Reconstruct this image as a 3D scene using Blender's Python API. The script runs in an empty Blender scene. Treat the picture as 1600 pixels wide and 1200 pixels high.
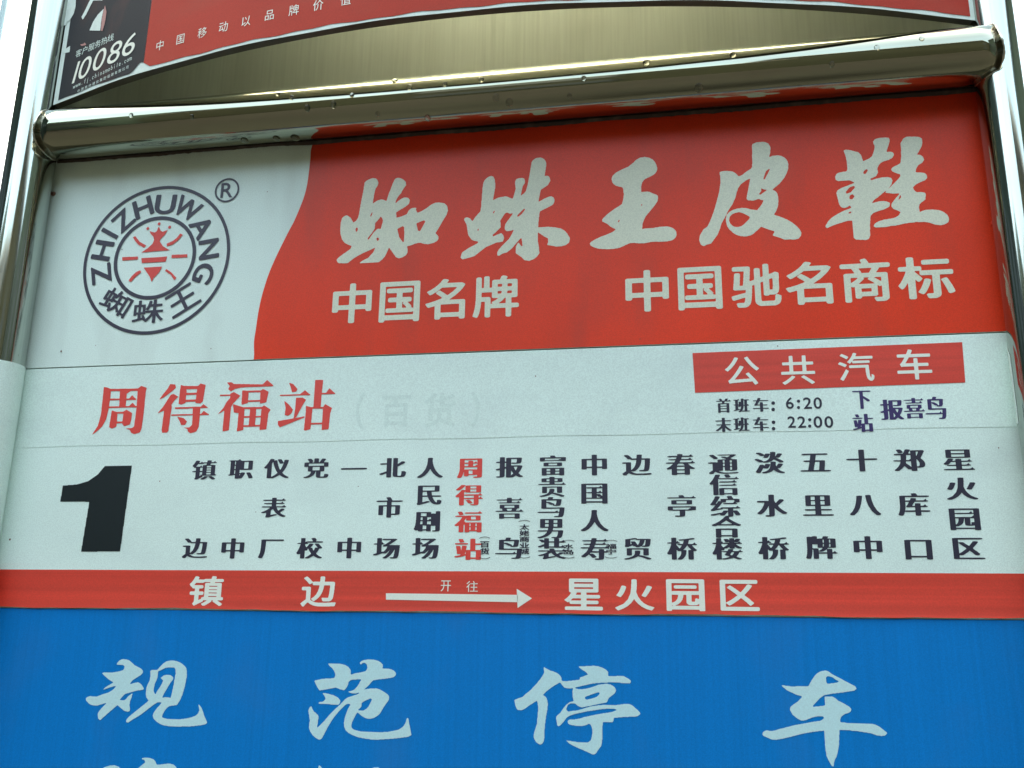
import bpy, bmesh, math, random
import numpy as np
from math import sin, cos, pi, sqrt, atan2, asin, radians
from mathutils import Vector, Matrix
from mathutils.geometry import tessellate_polygon
random.seed(7)
S = bpy.context.scene
COL = S.collection

# ------------------------------------------------------------------ camera
F_PX, DIST, ZC = 1450.0, 0.94, 2.05          # focal length in photo pixels, distance, height of the sign centre
RC = np.array([[0.98463613, 0.17407233, 0.01380239],
               [-0.03075848, 0.25070471, -0.96757484],
               [-0.17188833, 0.95228461, 0.25220712]])   # world -> (right, down, forward)
CAM = -DIST * RC[2]
cam_d = bpy.data.cameras.new('camera'); cam = bpy.data.objects.new('camera', cam_d); COL.objects.link(cam)
cam_d.sensor_width = 36.0; cam_d.lens = 36.0 * F_PX / 1600.0; cam_d.clip_start = 0.02; cam_d.clip_end = 3000
M = Matrix(((RC[0][0], -RC[1][0], -RC[2][0], CAM[0]), (RC[0][1], -RC[1][1], -RC[2][1], CAM[1]),
            (RC[0][2], -RC[1][2], -RC[2][2], CAM[2] + ZC), (0, 0, 0, 1)))
cam.matrix_world = M
S.camera = cam

# ------------------------------------------------------------------ sky, sun, exposure
SUN_EL, SUN_AZ = radians(62), radians(-28)      # sun stands high behind the sign, a little to the left
w = bpy.data.worlds.new('World'); S.world = w; w.use_nodes = True
nt = w.node_tree; nt.nodes.clear()
sky = nt.nodes.new('ShaderNodeTexSky'); sky.sky_type = 'NISHITA'; sky.sun_disc = False
sky.sun_elevation = SUN_EL; sky.sun_rotation = SUN_AZ; sky.air_density = 1.0; sky.dust_density = 7.0; sky.ozone_density = 0.6
bg = nt.nodes.new('ShaderNodeBackground'); bg.inputs['Strength'].default_value = 0.12
out = nt.nodes.new('ShaderNodeOutputWorld')
tint = nt.nodes.new('ShaderNodeVectorMath'); tint.operation = 'MULTIPLY'; tint.inputs[1].default_value = (1.0, .975, .77)   # milky overcast
nt.links.new(sky.outputs[0], tint.inputs[0]); nt.links.new(tint.outputs[0], bg.inputs[0]); nt.links.new(bg.outputs[0], out.inputs[0])
sun_d = bpy.data.lights.new('sun', 'SUN'); sun_d.energy = 1.3; sun_d.angle = radians(14); sun_d.color = (1, .95, .86)
sun = bpy.data.objects.new('sun', sun_d); COL.objects.link(sun)
sd = Vector((sin(SUN_AZ) * cos(SUN_EL), cos(SUN_AZ) * cos(SUN_EL), sin(SUN_EL)))
sun.rotation_euler = sd.to_track_quat('Z', 'Y').to_euler(); sun.location = (0, 0, 12)
S.view_settings.view_transform = 'Standard'; S.view_settings.look = 'None'
S.view_settings.exposure = 3.8; S.view_settings.gamma = 1.0; S.view_settings.use_curve_mapping = False

# ------------------------------------------------------------------ helpers
def back(px, py, y=0.0):
    """photo pixel -> point on the vertical plane y (sign coordinates, z relative to the sign centre)"""
    d = RC.T @ np.array([(px - 800) / F_PX, (py - 600) / F_PX, 1.0])
    return CAM + (y - CAM[1]) / d[1] * d
def P2(px, py, y=0.0):
    p = back(px, py, y); return (p[0], p[2])

def node_mat(name, rgb, rough=0.5, metal=0.0, spec=0.5, grain=0.0, grain_scale=900, streak=None, bump=0.0, bump_scale=(6, 6, 6), coat=0.0, dirt=None):
    m = bpy.data.materials.new(name); m.use_nodes = True
    t = m.node_tree; n = t.nodes; L = t.links; b = n['Principled BSDF']
    b.inputs['Roughness'].default_value = rough; b.inputs['Metallic'].default_value = metal
    b.inputs['Specular IOR Level'].default_value = spec
    b.inputs['Coat Weight'].default_value = coat; b.inputs['Coat Roughness'].default_value = 0.2
    tc = n.new('ShaderNodeTexCoord')
    col = n.new('ShaderNodeRGB'); col.outputs[0].default_value = (*rgb, 1); cur = col.outputs[0]
    def mul(cur, fac_out, lo, hi):
        mr = n.new('ShaderNodeMapRange'); mr.inputs['From Min'].default_value = .3; mr.inputs['From Max'].default_value = .7
        mr.inputs['To Min'].default_value = lo; mr.inputs['To Max'].default_value = hi; L.new(fac_out, mr.inputs[0])
        mx = n.new('ShaderNodeVectorMath'); mx.operation = 'SCALE'; L.new(cur, mx.inputs[0]); L.new(mr.outputs[0], mx.inputs['Scale'])
        return mx.outputs[0]
    def noise(scale, detail=3, stretch=(1, 1, 1)):
        mp = n.new('ShaderNodeMapping'); mp.inputs['Scale'].default_value = stretch; L.new(tc.outputs['Object'], mp.inputs[0])
        nz = n.new('ShaderNodeTexNoise'); nz.inputs['Scale'].default_value = scale; nz.inputs['Detail'].default_value = detail
        L.new(mp.outputs[0], nz.inputs[0]); return nz.outputs[0]
    if grain: cur = mul(cur, noise(grain_scale, 2), 1 - grain, 1 + grain)
    if streak: cur = mul(cur, noise(streak[0], 4, streak[1]), 1 - streak[2], 1 + streak[2])
    if dirt:   # patches of grime: (scale, rgb, amount, stretch)
        nz = noise(dirt[0], 6, dirt[3])
        cr = n.new('ShaderNodeMapRange'); cr.inputs['From Min'].default_value = .52; cr.inputs['From Max'].default_value = .8
        cr.inputs['To Max'].default_value = dirt[2]; L.new(nz, cr.inputs[0])
        mx = n.new('ShaderNodeMix'); mx.data_type = 'RGBA'; L.new(cr.outputs[0], mx.inputs['Factor'])
        L.new(cur, mx.inputs[6]); mx.inputs[7].default_value = (*dirt[1], 1); cur = mx.outputs[2]
    L.new(cur, b.inputs['Base Color'])
    if bump:
        bp = n.new('ShaderNodeBump'); bp.inputs['Strength'].default_value = bump; bp.inputs['Distance'].default_value = .002
        L.new(noise(1, 4, bump_scale), bp.inputs['Height']); L.new(bp.outputs[0], b.inputs['Normal'])
    if metal:
        r = n.new('ShaderNodeMapRange'); r.inputs['To Min'].default_value = rough * .7; r.inputs['To Max'].default_value = rough * 1.5
        L.new(noise(1, 4, (streak or (0, (30, 30, 30)))[1]), r.inputs[0]); L.new(r.outputs[0], b.inputs['Roughness'])
    return m

MAT = dict(
    white=node_mat('white_vinyl', (.70, .82, .75), .42, grain=.10, streak=(1, (6, 6, 3), .05), bump=.25, bump_scale=(9, 9, 7), dirt=(1, (.42, .46, .42), .35, (22, 22, 7))),
    sheet=node_mat('white_sheet_vinyl', (.70, .83, .76), .45, grain=.10, streak=(1, (4, 4, 5), .05), bump=.3, bump_scale=(5, 5, 14), dirt=(1, (.45, .53, .52), .3, (9, 9, 16))),
    red=node_mat('red_vinyl', (.72, .044, .012), .36, spec=.25, grain=.10, streak=(1, (9, 9, 5), .09), bump=.3, bump_scale=(12, 12, 9), dirt=(1, (.35, .06, .04), .35, (24, 24, 6))),
    red_band=node_mat('red_band_print', (.64, .050, .028), .42, grain=.08, streak=(1, (1.2, 1.2, 130), .16), bump=.3, bump_scale=(10, 10, 25)),
    red_ink=node_mat('red_ink', (.70, .055, .040), .45, grain=.06),
    blue=node_mat('blue_vinyl', (.0, .175, .52), .45, spec=.2, grain=.09, streak=(1, (300, 300, 2.2), .055), dirt=(1, (.03, .16, .42), .4, (14, 14, 9)), bump=.1, bump_scale=(8, 8, 5)),
    pale=node_mat('pale_blue_letter', (.50, .72, .74), .45, grain=.06),
    silver=node_mat('grey_white_letter', (.68, .69, .54), .42, grain=.10),
    cream=node_mat('cream_letter', (.78, .80, .70), .45, grain=.05),
    ink=node_mat('dark_ink', (.022, .020, .040), .45, grain=.1),
    violet=node_mat('violet_ink', (.035, .02, .11), .45, grain=.1),
    black=node_mat('black_ink', (.006, .012, .014), .38, grain=.1),
    logo=node_mat('logo_ink', (.028, .024, .045), .42, grain=.08),
    ghost=node_mat('ghost_letter', (.635, .765, .70), .45, grain=.10),
    steel=node_mat('stainless_steel', (.42, .45, .41), .09, 1.0, streak=(1, (260, 260, 3), .10), grain=.0, dirt=(1, (.25, .2, .14), .35, (40, 40, 10))),
    bar=node_mat('polished_steel_bar', (.34, .345, .27), .06, 1.0, streak=(1, (3, 200, 200), .12), dirt=(1, (.25, .2, .14), .3, (10, 40, 40))),
    plate=node_mat('brushed_back_plate', (.54, .57, .48), .45, 1.0, streak=(1, (420, 420, 12), .08), dirt=(1, (.2, .17, .1), .35, (8, 8, 3))),
    weld=node_mat('weld_metal', (.62, .60, .52), .28, 1.0, dirt=(1, (.25, .2, .15), .5, (300, 300, 300))),
    dark=node_mat('dark_paint', (.018, .020, .024), .6, spec=.2, grain=.2, dirt=(1, (.09, .035, .03), .7, (26, 26, 14))),
    poster=node_mat('poster_paper', (.66, .76, .70), .5, grain=.06, dirt=(1, (.35, .38, .33), .4, (60, 60, 60))),
    poster_red=node_mat('poster_red', (.42, .040, .022), .6, spec=.15, grain=.1, streak=(1, (5, 5, 9), .1), dirt=(1, (.36, .08, .05), .4, (9, 9, 30))),
    tray=node_mat('grey_metal_tray', (.10, .095, .075), .45, .5, dirt=(1, (.05, .04, .03), .5, (20, 20, 20))),
    pink=node_mat('dusty_pink_print', (.42, .20, .18), .5, grain=.1),
    rust=node_mat('rusty_brown', (.16, .07, .04), .7, grain=.3),
    cloudy=node_mat('pale_painted_pole', (.42, .55, .56), .5, dirt=(1, (.3, .3, .3), .4, (20, 20, 4))),
    asphalt=node_mat('asphalt', (.009, .009, .008), .9, spec=.1, grain=.3, grain_scale=60, dirt=(.4, (.02, .02, .018), .6, (1, 1, 1))),
    paving=node_mat('paving', (.009, .0095, .008), .9, spec=.1, grain=.2, grain_scale=40),
    render=node_mat('olive_reflected_wall', (.014, .016, .011), .9, spec=.1, streak=(1, (.6, .6, .15), .2)),
    pale_wall=node_mat('pale_wall', (.5, .48, .38), .8),
    reflector=node_mat('pale_reflector_metal', (.50, .52, .45), .5, .3),
    teal_reflected_wall=node_mat('teal_reflected_wall', (.022, .034, .030), .9, spec=.1, streak=(1, (.5, .5, .12), .35)),
    grime_shadow_line=node_mat('grimy_shadow_dark', (.045, .030, .024), .7, dirt=(1, (.16, .12, .09), .7, (60, 60, 60))),  # contact shade and grime put into one dark colour
    glass=node_mat('dark_window', (.02, .025, .03), .15),
)
dm = bpy.data.materials.new('water'); dm.use_nodes = True; b_ = dm.node_tree.nodes['Principled BSDF']
b_.inputs['Transmission Weight'].default_value = 1; b_.inputs['IOR'].default_value = 1.33; b_.inputs['Roughness'].default_value = 0.02
MAT['water'] = dm

def tag(o, label=None, cat=None, group=None, kind=None):
    if label: o['label'] = label
    if cat: o['category'] = cat
    if group: o['group'] = group
    if kind: o['kind'] = kind
    return o
def thing(name, loc, label, cat, group=None):
    o = bpy.data.objects.new(name, None); o.empty_display_size = .05; COL.objects.link(o); o.location = loc
    return tag(o, label, cat, group)
def mesh_obj(name, verts, faces, mat, parent=None, smooth=False):
    """verts in sign coordinates (z relative to the sign centre)"""
    me = bpy.data.meshes.new(name); me.from_pydata([tuple(map(float, v)) for v in verts], [], faces); me.update()
    if isinstance(mat, str): mat = MAT[mat]
    me.materials.append(mat)
    if smooth: me.polygons.foreach_set('use_smooth', [True] * len(me.polygons))
    o = bpy.data.objects.new(name, me); COL.objects.link(o)
    if parent is not None:
        o.parent = parent; o.location = Vector((0, 0, ZC)) - parent.location
    else: o.location = (0, 0, ZC)
    return o
def box(x0, x1, y0, y1, z0, z1):
    v = [(x, y, z) for z in (z0, z1) for y in (y0, y1) for x in (x0, x1)]
    return v, [(0, 2, 3, 1), (4, 5, 7, 6), (0, 1, 5, 4), (2, 6, 7, 3), (0, 4, 6, 2), (1, 3, 7, 5)]
def bevel(o, wd=.0006, seg=2):
    m = o.modifiers.new('bevel', 'BEVEL'); m.width = wd; m.segments = seg; m.limit_method = 'ANGLE'; return o
def tube_mesh(path, r, n=48, caps=True, rfun=None):
    """round tube along a polyline"""
    V, Fc = [], []
    pts = [Vector(p) for p in path]
    for i, p in enumerate(pts):
        t = (pts[min(i + 1, len(pts) - 1)] - pts[max(i - 1, 0)]).normalized()
        a = Vector((0, 0, 1)) if abs(t.z) < .9 else Vector((1, 0, 0))
        u = t.cross(a).normalized(); v = t.cross(u)
        rr = r if rfun is None else rfun(i)
        for k in range(n):
            q = p + (u * cos(2 * pi * k / n) + v * sin(2 * pi * k / n)) * rr; V.append(tuple(q))
    for i in range(len(pts) - 1):
        for k in range(n):
            Fc.append((i * n + k, i * n + (k + 1) % n, (i + 1) * n + (k + 1) % n, (i + 1) * n + k))
    if caps:
        Fc.append(tuple(range(n - 1, -1, -1))); Fc.append(tuple((len(pts) - 1) * n + k for k in range(n)))
    return V, Fc

# ------------------------------------------------------------------ ink shapes: polygons -> raster -> smooth outline -> mesh
def raster(polys, x0, z0, cell, W, H, winding=True):
    acc = np.zeros((H, W), np.int16)
    for P in polys:
        P = np.asarray(P, float)
        X = (P[:, 0] - x0) / cell; Z = (P[:, 1] - z0) / cell
        n = len(P)
        for i in range(n):
            xa, za, xb, zb = X[i], Z[i], X[(i + 1) % n], Z[(i + 1) % n]
            if za == zb: continue
            s = 1
            if za > zb: xa, za, xb, zb, s = xb, zb, xa, za, -1
            r0 = max(0, int(math.ceil(za - .5))); r1 = min(H - 1, int(math.ceil(zb - .5)) - 1)
            if r1 < r0: continue
            rows = np.arange(r0, r1 + 1)
            xc = xa + (rows + .5 - za) * (xb - xa) / (zb - za)
            for r, c in zip(rows, np.clip(np.ceil(xc - .5).astype(int), 0, W)):
                if c < W: acc[r, c] += s
    cs = np.cumsum(acc, 1)
    return (cs != 0) if winding else (cs % 2 != 0)
def shift(A, dx, dz):
    B = np.zeros_like(A); H, W = A.shape
    B[max(0, dz):H + min(0, dz), max(0, dx):W + min(0, dx)] = A[max(0, -dz):H + min(0, -dz), max(0, -dx):W + min(0, -dx)]
    return B
def dilate(A, rx, rz):
    B = A.copy()
    for dz in range(-int(rz), int(rz) + 1):
        k = int(rx * sqrt(max(0, 1 - (dz / max(rz, 1e-6)) ** 2))) if rz >= 1 else int(rx)
        for dx in range(-k, k + 1): B |= shift(A, dx, dz)
    return B
def blur(A, s):
    k = max(1, int(3 * s)); x = np.arange(-k, k + 1); g = np.exp(-x * x / (2 * s * s)); g /= g.sum()
    A = A.astype(float)
    A = np.apply_along_axis(lambda r: np.convolve(r, g, 'same'), 0, A)
    return np.apply_along_axis(lambda r: np.convolve(r, g, 'same'), 1, A)
def contours(Fd, iso=.5):
    Fd = np.pad(Fd, 1); B = Fd > iso
    idx = B[:-1, :-1] * 1 + B[:-1, 1:] * 2 + B[1:, 1:] * 4 + B[1:, :-1] * 8
    ys, xs = np.nonzero((idx > 0) & (idx < 15)); nxt = {}; pos = {}
    TB = {1: [(3, 0)], 2: [(0, 1)], 3: [(3, 1)], 4: [(1, 2)], 5: [(3, 0), (1, 2)], 6: [(0, 2)], 7: [(3, 2)], 8: [(2, 3)], 9: [(2, 0)],
          10: [(0, 1), (2, 3)], 11: [(2, 1)], 12: [(1, 3)], 13: [(1, 0)], 14: [(0, 3)]}
    def E(y, x, e):
        if e == 0: k = (y, x, 0)
        elif e == 1: k = (y, x + 1, 1)
        elif e == 2: k = (y + 1, x, 0)
        else: k = (y, x, 1)
        if k not in pos:
            yy, xx, d = k; a = Fd[yy, xx]; b = Fd[yy, xx + 1] if d == 0 else Fd[yy + 1, xx]
            t = (iso - a) / (b - a); pos[k] = (xx + (t if d == 0 else 0) - .5, yy + (t if d else 0) - .5)
        return k
    for y, x in zip(ys.tolist(), xs.tolist()):
        for a, b in TB[int(idx[y, x])]: nxt.setdefault(E(y, x, a), []).append(E(y, x, b))
    res = []
    while nxt:
        s = next(iter(nxt)); loop = []; c = s
        while c in nxt:
            loop.append(pos[c]); l = nxt[c]; n = l.pop()
            if not l: del nxt[c]
            c = n
            if c == s: break
        if len(loop) > 5: res.append(loop)
    return res
def simplify(loop, tol):
    P = np.array(loop); n = len(P)
    keep = np.zeros(n, bool); a = 0; b = int(np.argmax(((P - P[0]) ** 2).sum(1))); keep[[a, b]] = True
    st = [(a, b), (b, n)]
    while st:
        i, j = st.pop()
        if j - i < 2: continue
        A = P[i]; Bq = P[j % n]; d = Bq - A; L = math.hypot(*d) or 1e-9; q = P[i + 1:j] - A
        dist = np.abs(q[:, 0] * d[1] - q[:, 1] * d[0]) / L; k = int(np.argmax(dist))
        if dist[k] > tol: m = i + 1 + k; keep[m] = True; st += [(i, m), (m, j)]
    return P[keep]
def area(P): x, y = P[:, 0], P[:, 1]; return .5 * np.sum(x * np.roll(y, -1) - y * np.roll(x, -1))
def field_to_tris(Fd, cell, x0, z0, tol=.22):
    loops = [simplify(l, tol) for l in contours(Fd)]
    loops = [l for l in loops if len(l) > 2 and abs(area(l)) > 3]
    if not loops: return [], []
    def inside(p, L):
        x, y = L[:, 0], L[:, 1]; x2, y2 = np.roll(x, -1), np.roll(y, -1)
        c = (y > p[1]) != (y2 > p[1]); xi = x + (p[1] - y) / np.where(y2 == y, 1e-9, y2 - y) * (x2 - x)
        return int(np.sum(c & (p[0] < xi))) % 2 == 1
    n = len(loops); dep = [sum(1 for j in range(n) if j != i and inside(loops[i][0] + (1e-3, 7e-4), loops[j])) for i in range(n)]
    V, T = [], []
    for i in range(n):
        if dep[i] % 2: continue
        grp = [loops[i]] + [loops[j] for j in range(n) if dep[j] == dep[i] + 1 and inside(loops[j][0] + (1e-3, 7e-4), loops[i])]
        o = len(V); V += [(x0 + p[0] * cell, z0 + p[1] * cell) for l in grp for p in l]
        T += [tuple(q + o for q in t) for t in tessellate_polygon([[Vector((p[0], p[1], 0)) for p in l] for l in grp])]
    return V, T

GLY = {}
tcu = bpy.data.curves.new('tmp', 'FONT'); tob = bpy.data.objects.new('tmp', tcu); COL.objects.link(tob)
def outline(ch):
    tcu.body = ch; dg = bpy.context.evaluated_depsgraph_get(); dg.update()
    cu = tob.to_curve(dg); loops = []
    for sp in cu.splines:
        bp = sp.bezier_points; n = len(bp); L = []
        for i in range(n):
            a, b = bp[i], bp[(i + 1) % n]
            p0, p1, p2, p3 = a.co, a.handle_right, b.handle_left, b.co
            straight = (p1 - p0).length < 1e-4 and (p3 - p2).length < 1e-4
            for t in ([0] if straight else [0, .2, .4, .6, .8]):
                q = p0 * (1 - t) ** 3 + p1 * 3 * t * (1 - t) ** 2 + p2 * 3 * t * t * (1 - t) + p3 * t ** 3
                L.append((q.x, q.y))
        loops.append(L)
    tob.to_curve_clear(); return loops
def glyph(ch, style):
    """glyph in em units as (verts2d, tris, bbox). styles: thin, plain, medium, heavy, song"""
    key = (ch, style)
    if key in GLY: return GLY[key]
    N = 150; m = 18; cell = 1 / N
    A = raster(outline(ch), -m * cell, -.14 - m * cell, cell, int(1.05 * N) + 2 * m, int(1.05 * N) + 2 * m)
    if style == 'heavy': A = dilate(A, 4, 3); s = .9
    elif style == 'medium': A = dilate(A, 2, 2); s = .8
    elif style == 'song':
        e = 2                                           # thin the horizontal strokes, then fatten the upright ones
        Er = A.copy()
        for k in range(-e, e + 1):
            if k: Er &= shift(A, 0, k)
        Bc = dilate(Er, 8, 1)
        # pointed ends on the thin horizontal strokes
        tri = []
        H, W = Er.shape
        for r in range(2, H - 12):
            row = Er[r]; d = np.diff(row.astype(int)); st = np.nonzero(d == 1)[0] + 1; en = np.nonzero(d == -1)[0] + 1
            for a, b in zip(st, en):
                if b - a > .2 * N and not Er[r + 5, max(0, b - 5):b + 2].any() and not Er[r - 6, max(0, b - 5):b + 2].any() and not Er[r + 1, b - 3]:
                    tri.append([(b + 4, r - 2), (b - 16, r), (b - 3, r + 11)])
        if tri:
            Bc |= raster([t], 0, 0, 1, W, H) if False else np.logical_or.reduce([raster([t], 0, 0, 1, W, H) for t in tri])
        A = Bc; s = .9
    else: s = .7
    V, T = field_to_tris(blur(A, s), cell, -m * cell, -.14 - m * cell, .25)
    if V:
        a = np.array(V); bb = (a[:, 0].min(), a[:, 1].min(), a[:, 0].max(), a[:, 1].max())
    else: bb = (0, 0, 1, 1)
    GLY[key] = (V, T, bb); return GLY[key]

class Ink:
    """collects flat printed shapes lying on a surface: surf(x, z) -> 3D point"""
    def __init__(s, surf=None, y=-.0004): s.V = []; s.T = []; s.G = []; s.surf = surf or (lambda x, z: (x, y, z))
    def add(s, V2, T):
        s.G.append((len(s.V), len(s.V) + len(V2), len(s.T), len(s.T) + len(T)))
        o = len(s.V); s.V += [s.surf(x, z) for x, z in V2]; s.T += [tuple(i + o for i in t) for t in T]; return s
    def em(s, ch, cx, cz, w, h, style, rot=0, shear=0):
        V, T, bb = glyph(ch, style); c, n = cos(rot), sin(rot)
        pts = []
        for x, z in V:
            a, b = (x - .5) * w, (z - .38) * h; a += shear * b; pts.append((cx + a * c - b * n, cz + a * n + b * c))
        return s.add(pts, T)
    def fit(s, ch, cx, cz, w, h, style, rot=0, shear=0):
        V, T, bb = glyph(ch, style); c, n = cos(rot), sin(rot); pts = []
        mx, mz, bw, bh = (bb[0] + bb[2]) / 2, (bb[1] + bb[3]) / 2, bb[2] - bb[0], bb[3] - bb[1]
        for x, z in V:
            a, b = (x - mx) / bw * w, (z - mz) / bh * h; a += shear * b; pts.append((cx + a * c - b * n, cz + a * n + b * c))
        return s.add(pts, T)
    def fitpx(s, ch, x0, y0, x1, y1, style, shear=0):
        cx, cy = (x0 + x1) / 2, (y0 + y1) / 2
        c = P2(cx, cy); w = P2(x1, cy)[0] - P2(x0, cy)[0]; h = P2(cx, y0)[1] - P2(cx, y1)[1]
        # the photo box of a letter is widened by the slant of the lines on the sign
        sx = abs((back(cx, cy - 50)[0] - back(cx, cy + 50)[0])) / (back(cx, cy - 50)[2] - back(cx, cy + 50)[2])
        return s.fit(ch, c[0], c[1], w, h, style, 0, shear)
    def empx(s, ch, px, py, w, h, style, shear=0):
        c = P2(px, py); return s.em(ch, c[0], c[1], w, h, style, 0, shear)
    def poly(s, polys, holes=(), cell=.00045, sm=1.0):
        """polygons (plane coordinates) united, holes cut out, corners softened like cut vinyl"""
        a = np.concatenate([np.array(p) for p in polys]); x0, z0 = a.min(0) - 8 * cell; x1, z1 = a.max(0) + 8 * cell
        W, H = int((x1 - x0) / cell), int((z1 - z0) / cell); A = np.zeros((H, W), bool)
        for p in polys: A |= raster([p], x0, z0, cell, W, H)
        for p in holes: A &= ~raster([p], x0, z0, cell, W, H)
        V, T = field_to_tris(blur(A, sm), cell, x0, z0, .15); return s.add(V, T)
    def trace(s, ox, oy, k, polys, holes=(), **kw):
        f = lambda p: [P2(ox + x / k, oy + y / k) for x, y in p]
        return s.poly([f(p) for p in polys], [f(p) for p in holes], **kw)
    def quad(s, pts): return s.add(pts, [(0, 1, 2), (0, 2, 3)])
    def ring(s, cx, cz, r0, r1, n=96):
        V = []; T = []
        for k in range(n):
            a = 2 * pi * k / n; V += [(cx + r0 * cos(a), cz + r0 * sin(a)), (cx + r1 * cos(a), cz + r1 * sin(a))]
            i, j = 2 * k, 2 * ((k + 1) % n); T += [(i, i + 1, j + 1), (i, j + 1, j)]
        return s.add(V, T)
    def disc(s, cx, cz, r, n=20): return s.add([(cx, cz)] + [(cx + r * cos(2 * pi * k / n), cz + r * sin(2 * pi * k / n)) for k in range(n)], [(0, k + 1, (k + 1) % n + 1) for k in range(n)])
    def build(s, name, mat, parent, join=False):
        if join or len(s.G) == 1:
            o = mesh_obj(name, s.V, s.T, mat, parent)
            if join: o['kind'] = 'stuff'
            return o
        for a, b, c, d in s.G: o = mesh_obj(name, s.V[a:b], [tuple(i - a for i in t) for t in s.T[c:d]], mat, parent)
        return o

# ------------------------------------------------------------------ the setting
GX = [-1500, 1500]
g = mesh_obj('ground', [(-1500, -1500, -ZC), (1500, -1500, -ZC), (1500, 1500, -ZC), (-1500, 1500, -ZC)], [(0, 1, 2, 3)], 'asphalt'); tag(g, kind='structure')
g = mesh_obj('pavement', *box(-40, 40, -2.6, 3.2, -ZC + .004, -ZC + .12), 'paving'); tag(g, kind='structure')

# unseen building added across the street, for a dark olive reflection in the steel
bt = thing('unseen_street_building', (0, -10.5, 0), 'long plain olive building, unseen, added across the street for the steel reflections', 'building')
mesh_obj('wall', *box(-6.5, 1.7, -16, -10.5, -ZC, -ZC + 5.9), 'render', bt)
mesh_obj('wall', *box(-34, -6.503, -16.2, -10.45, -ZC, -ZC + 7.4), 'teal_reflected_wall', bt)
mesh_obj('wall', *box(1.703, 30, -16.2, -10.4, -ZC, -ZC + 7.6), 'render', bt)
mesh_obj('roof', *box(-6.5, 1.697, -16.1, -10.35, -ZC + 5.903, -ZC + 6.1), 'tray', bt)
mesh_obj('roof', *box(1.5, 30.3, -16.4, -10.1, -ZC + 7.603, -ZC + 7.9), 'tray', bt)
for i in range(9):
    for k in range(2):
        x = -30 + i * 6.8
        mesh_obj('window', *box(x, x + 2.4, -10.5, -10.33, -ZC + 1.0 + k * 3.1, -ZC + 2.6 + k * 3.1), 'glass', bt)

for xa, xb, lab in ((-17, -9, 'plain teal building, unseen, added on the left for the steel reflections'), (9.5, 17, 'plain teal building, unseen, added on the right for the steel reflections')):  # unseen side blocks added to darken what the steel posts reflect
    sb = thing('unseen_side_building', ((xa + xb) / 2, -3, 0), lab, 'building')
    mesh_obj('wall', *box(xa, xb, -9.0, 2.2, -ZC, -ZC + 9.2), 'teal_reflected_wall', sb)
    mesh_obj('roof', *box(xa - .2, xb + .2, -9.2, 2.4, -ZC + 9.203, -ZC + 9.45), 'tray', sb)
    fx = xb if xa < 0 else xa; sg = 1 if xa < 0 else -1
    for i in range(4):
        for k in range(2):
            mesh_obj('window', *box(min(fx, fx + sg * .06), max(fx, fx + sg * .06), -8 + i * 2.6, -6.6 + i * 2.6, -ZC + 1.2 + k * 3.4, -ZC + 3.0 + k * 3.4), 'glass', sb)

# ------------------------------------------------------------------ steel frame
AXL, AXR, AY, PRL, PRR = -.5757, .4852, -.020, .027, .022
BY, BZ, BR = -.028, .311, .028
fr = thing('steel_frame', (0, 0, 0), 'polished stainless steel frame of posts and one thick crossbar', 'frame')
for ax, nm in ((AXL, 0), (AXR, 1)):
    V, Fc = tube_mesh([(ax, AY, z) for z in np.linspace(-ZC + .12, .95, 40)], PRR if nm else PRL, 64)
    mesh_obj('post', V, Fc, 'steel', fr, True)
NR = 96
def cope(a, side):                       # where the bar surface at angle a meets the post
    y = BY + BR * cos(a); q = (PRL if side < 0 else PRR) ** 2 - (y - AY) ** 2
    ax = AXL if side < 0 else AXR
    off = sqrt(q) if q > 0 else 0
    off = max(off, (.0290 if side < 0 else .0075) + .002 * sin(a * 3))
    return ax + (off if side < 0 else -off)
V = []; NS = 60
for i in range(NS):
    t = i / (NS - 1)
    for k in range(NR):
        a = 2 * pi * k / NR; x0_, x1_ = cope(a, -1) - .0006, cope(a, 1) + .0006
        V.append((x0_ + (x1_ - x0_) * t, BY + BR * cos(a), BZ + BR * sin(a)))
Fc = [(i * NR + k, i * NR + (k + 1) % NR, (i + 1) * NR + (k + 1) % NR, (i + 1) * NR + k) for i in range(NS - 1) for k in range(NR)]
V += [(AXL + .0285, BY, BZ), (AXR - .012, BY, BZ)]
Fc += [(k, NR * NS, (k + 1) % NR) for k in range(NR)] + [((NS - 1) * NR + k, (NS - 1) * NR + (k + 1) % NR, NR * NS + 1) for k in range(NR)]
bar = mesh_obj('crossbar', V, Fc, 'bar', fr, True)
rnd = random.Random(3)
for side in (-1, 1):
    path = []
    for k in range(120):
        a = 2 * pi * k / 119
        path.append((cope(a, side) + side * .0006 + rnd.uniform(-.0002, .0002), BY + (BR + .0002) * cos(a), BZ + (BR + .0002) * sin(a)))
    rr = [.0009 + .0003 * sin(i * .55) + .0002 * sin(i * .21) for i in range(120)]
    V, Fc = tube_mesh(path, .002, 8, False, rfun=lambda i: rr[i])
    mesh_obj('weld_bead', V, Fc, 'weld', fr, True)
# brushed plate closing the frame behind the boards
V, Fc = box(AXL, AXR, .006, .008, -.75, .95)
mesh_obj('back_plate', V, Fc, 'plate', fr)
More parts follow.
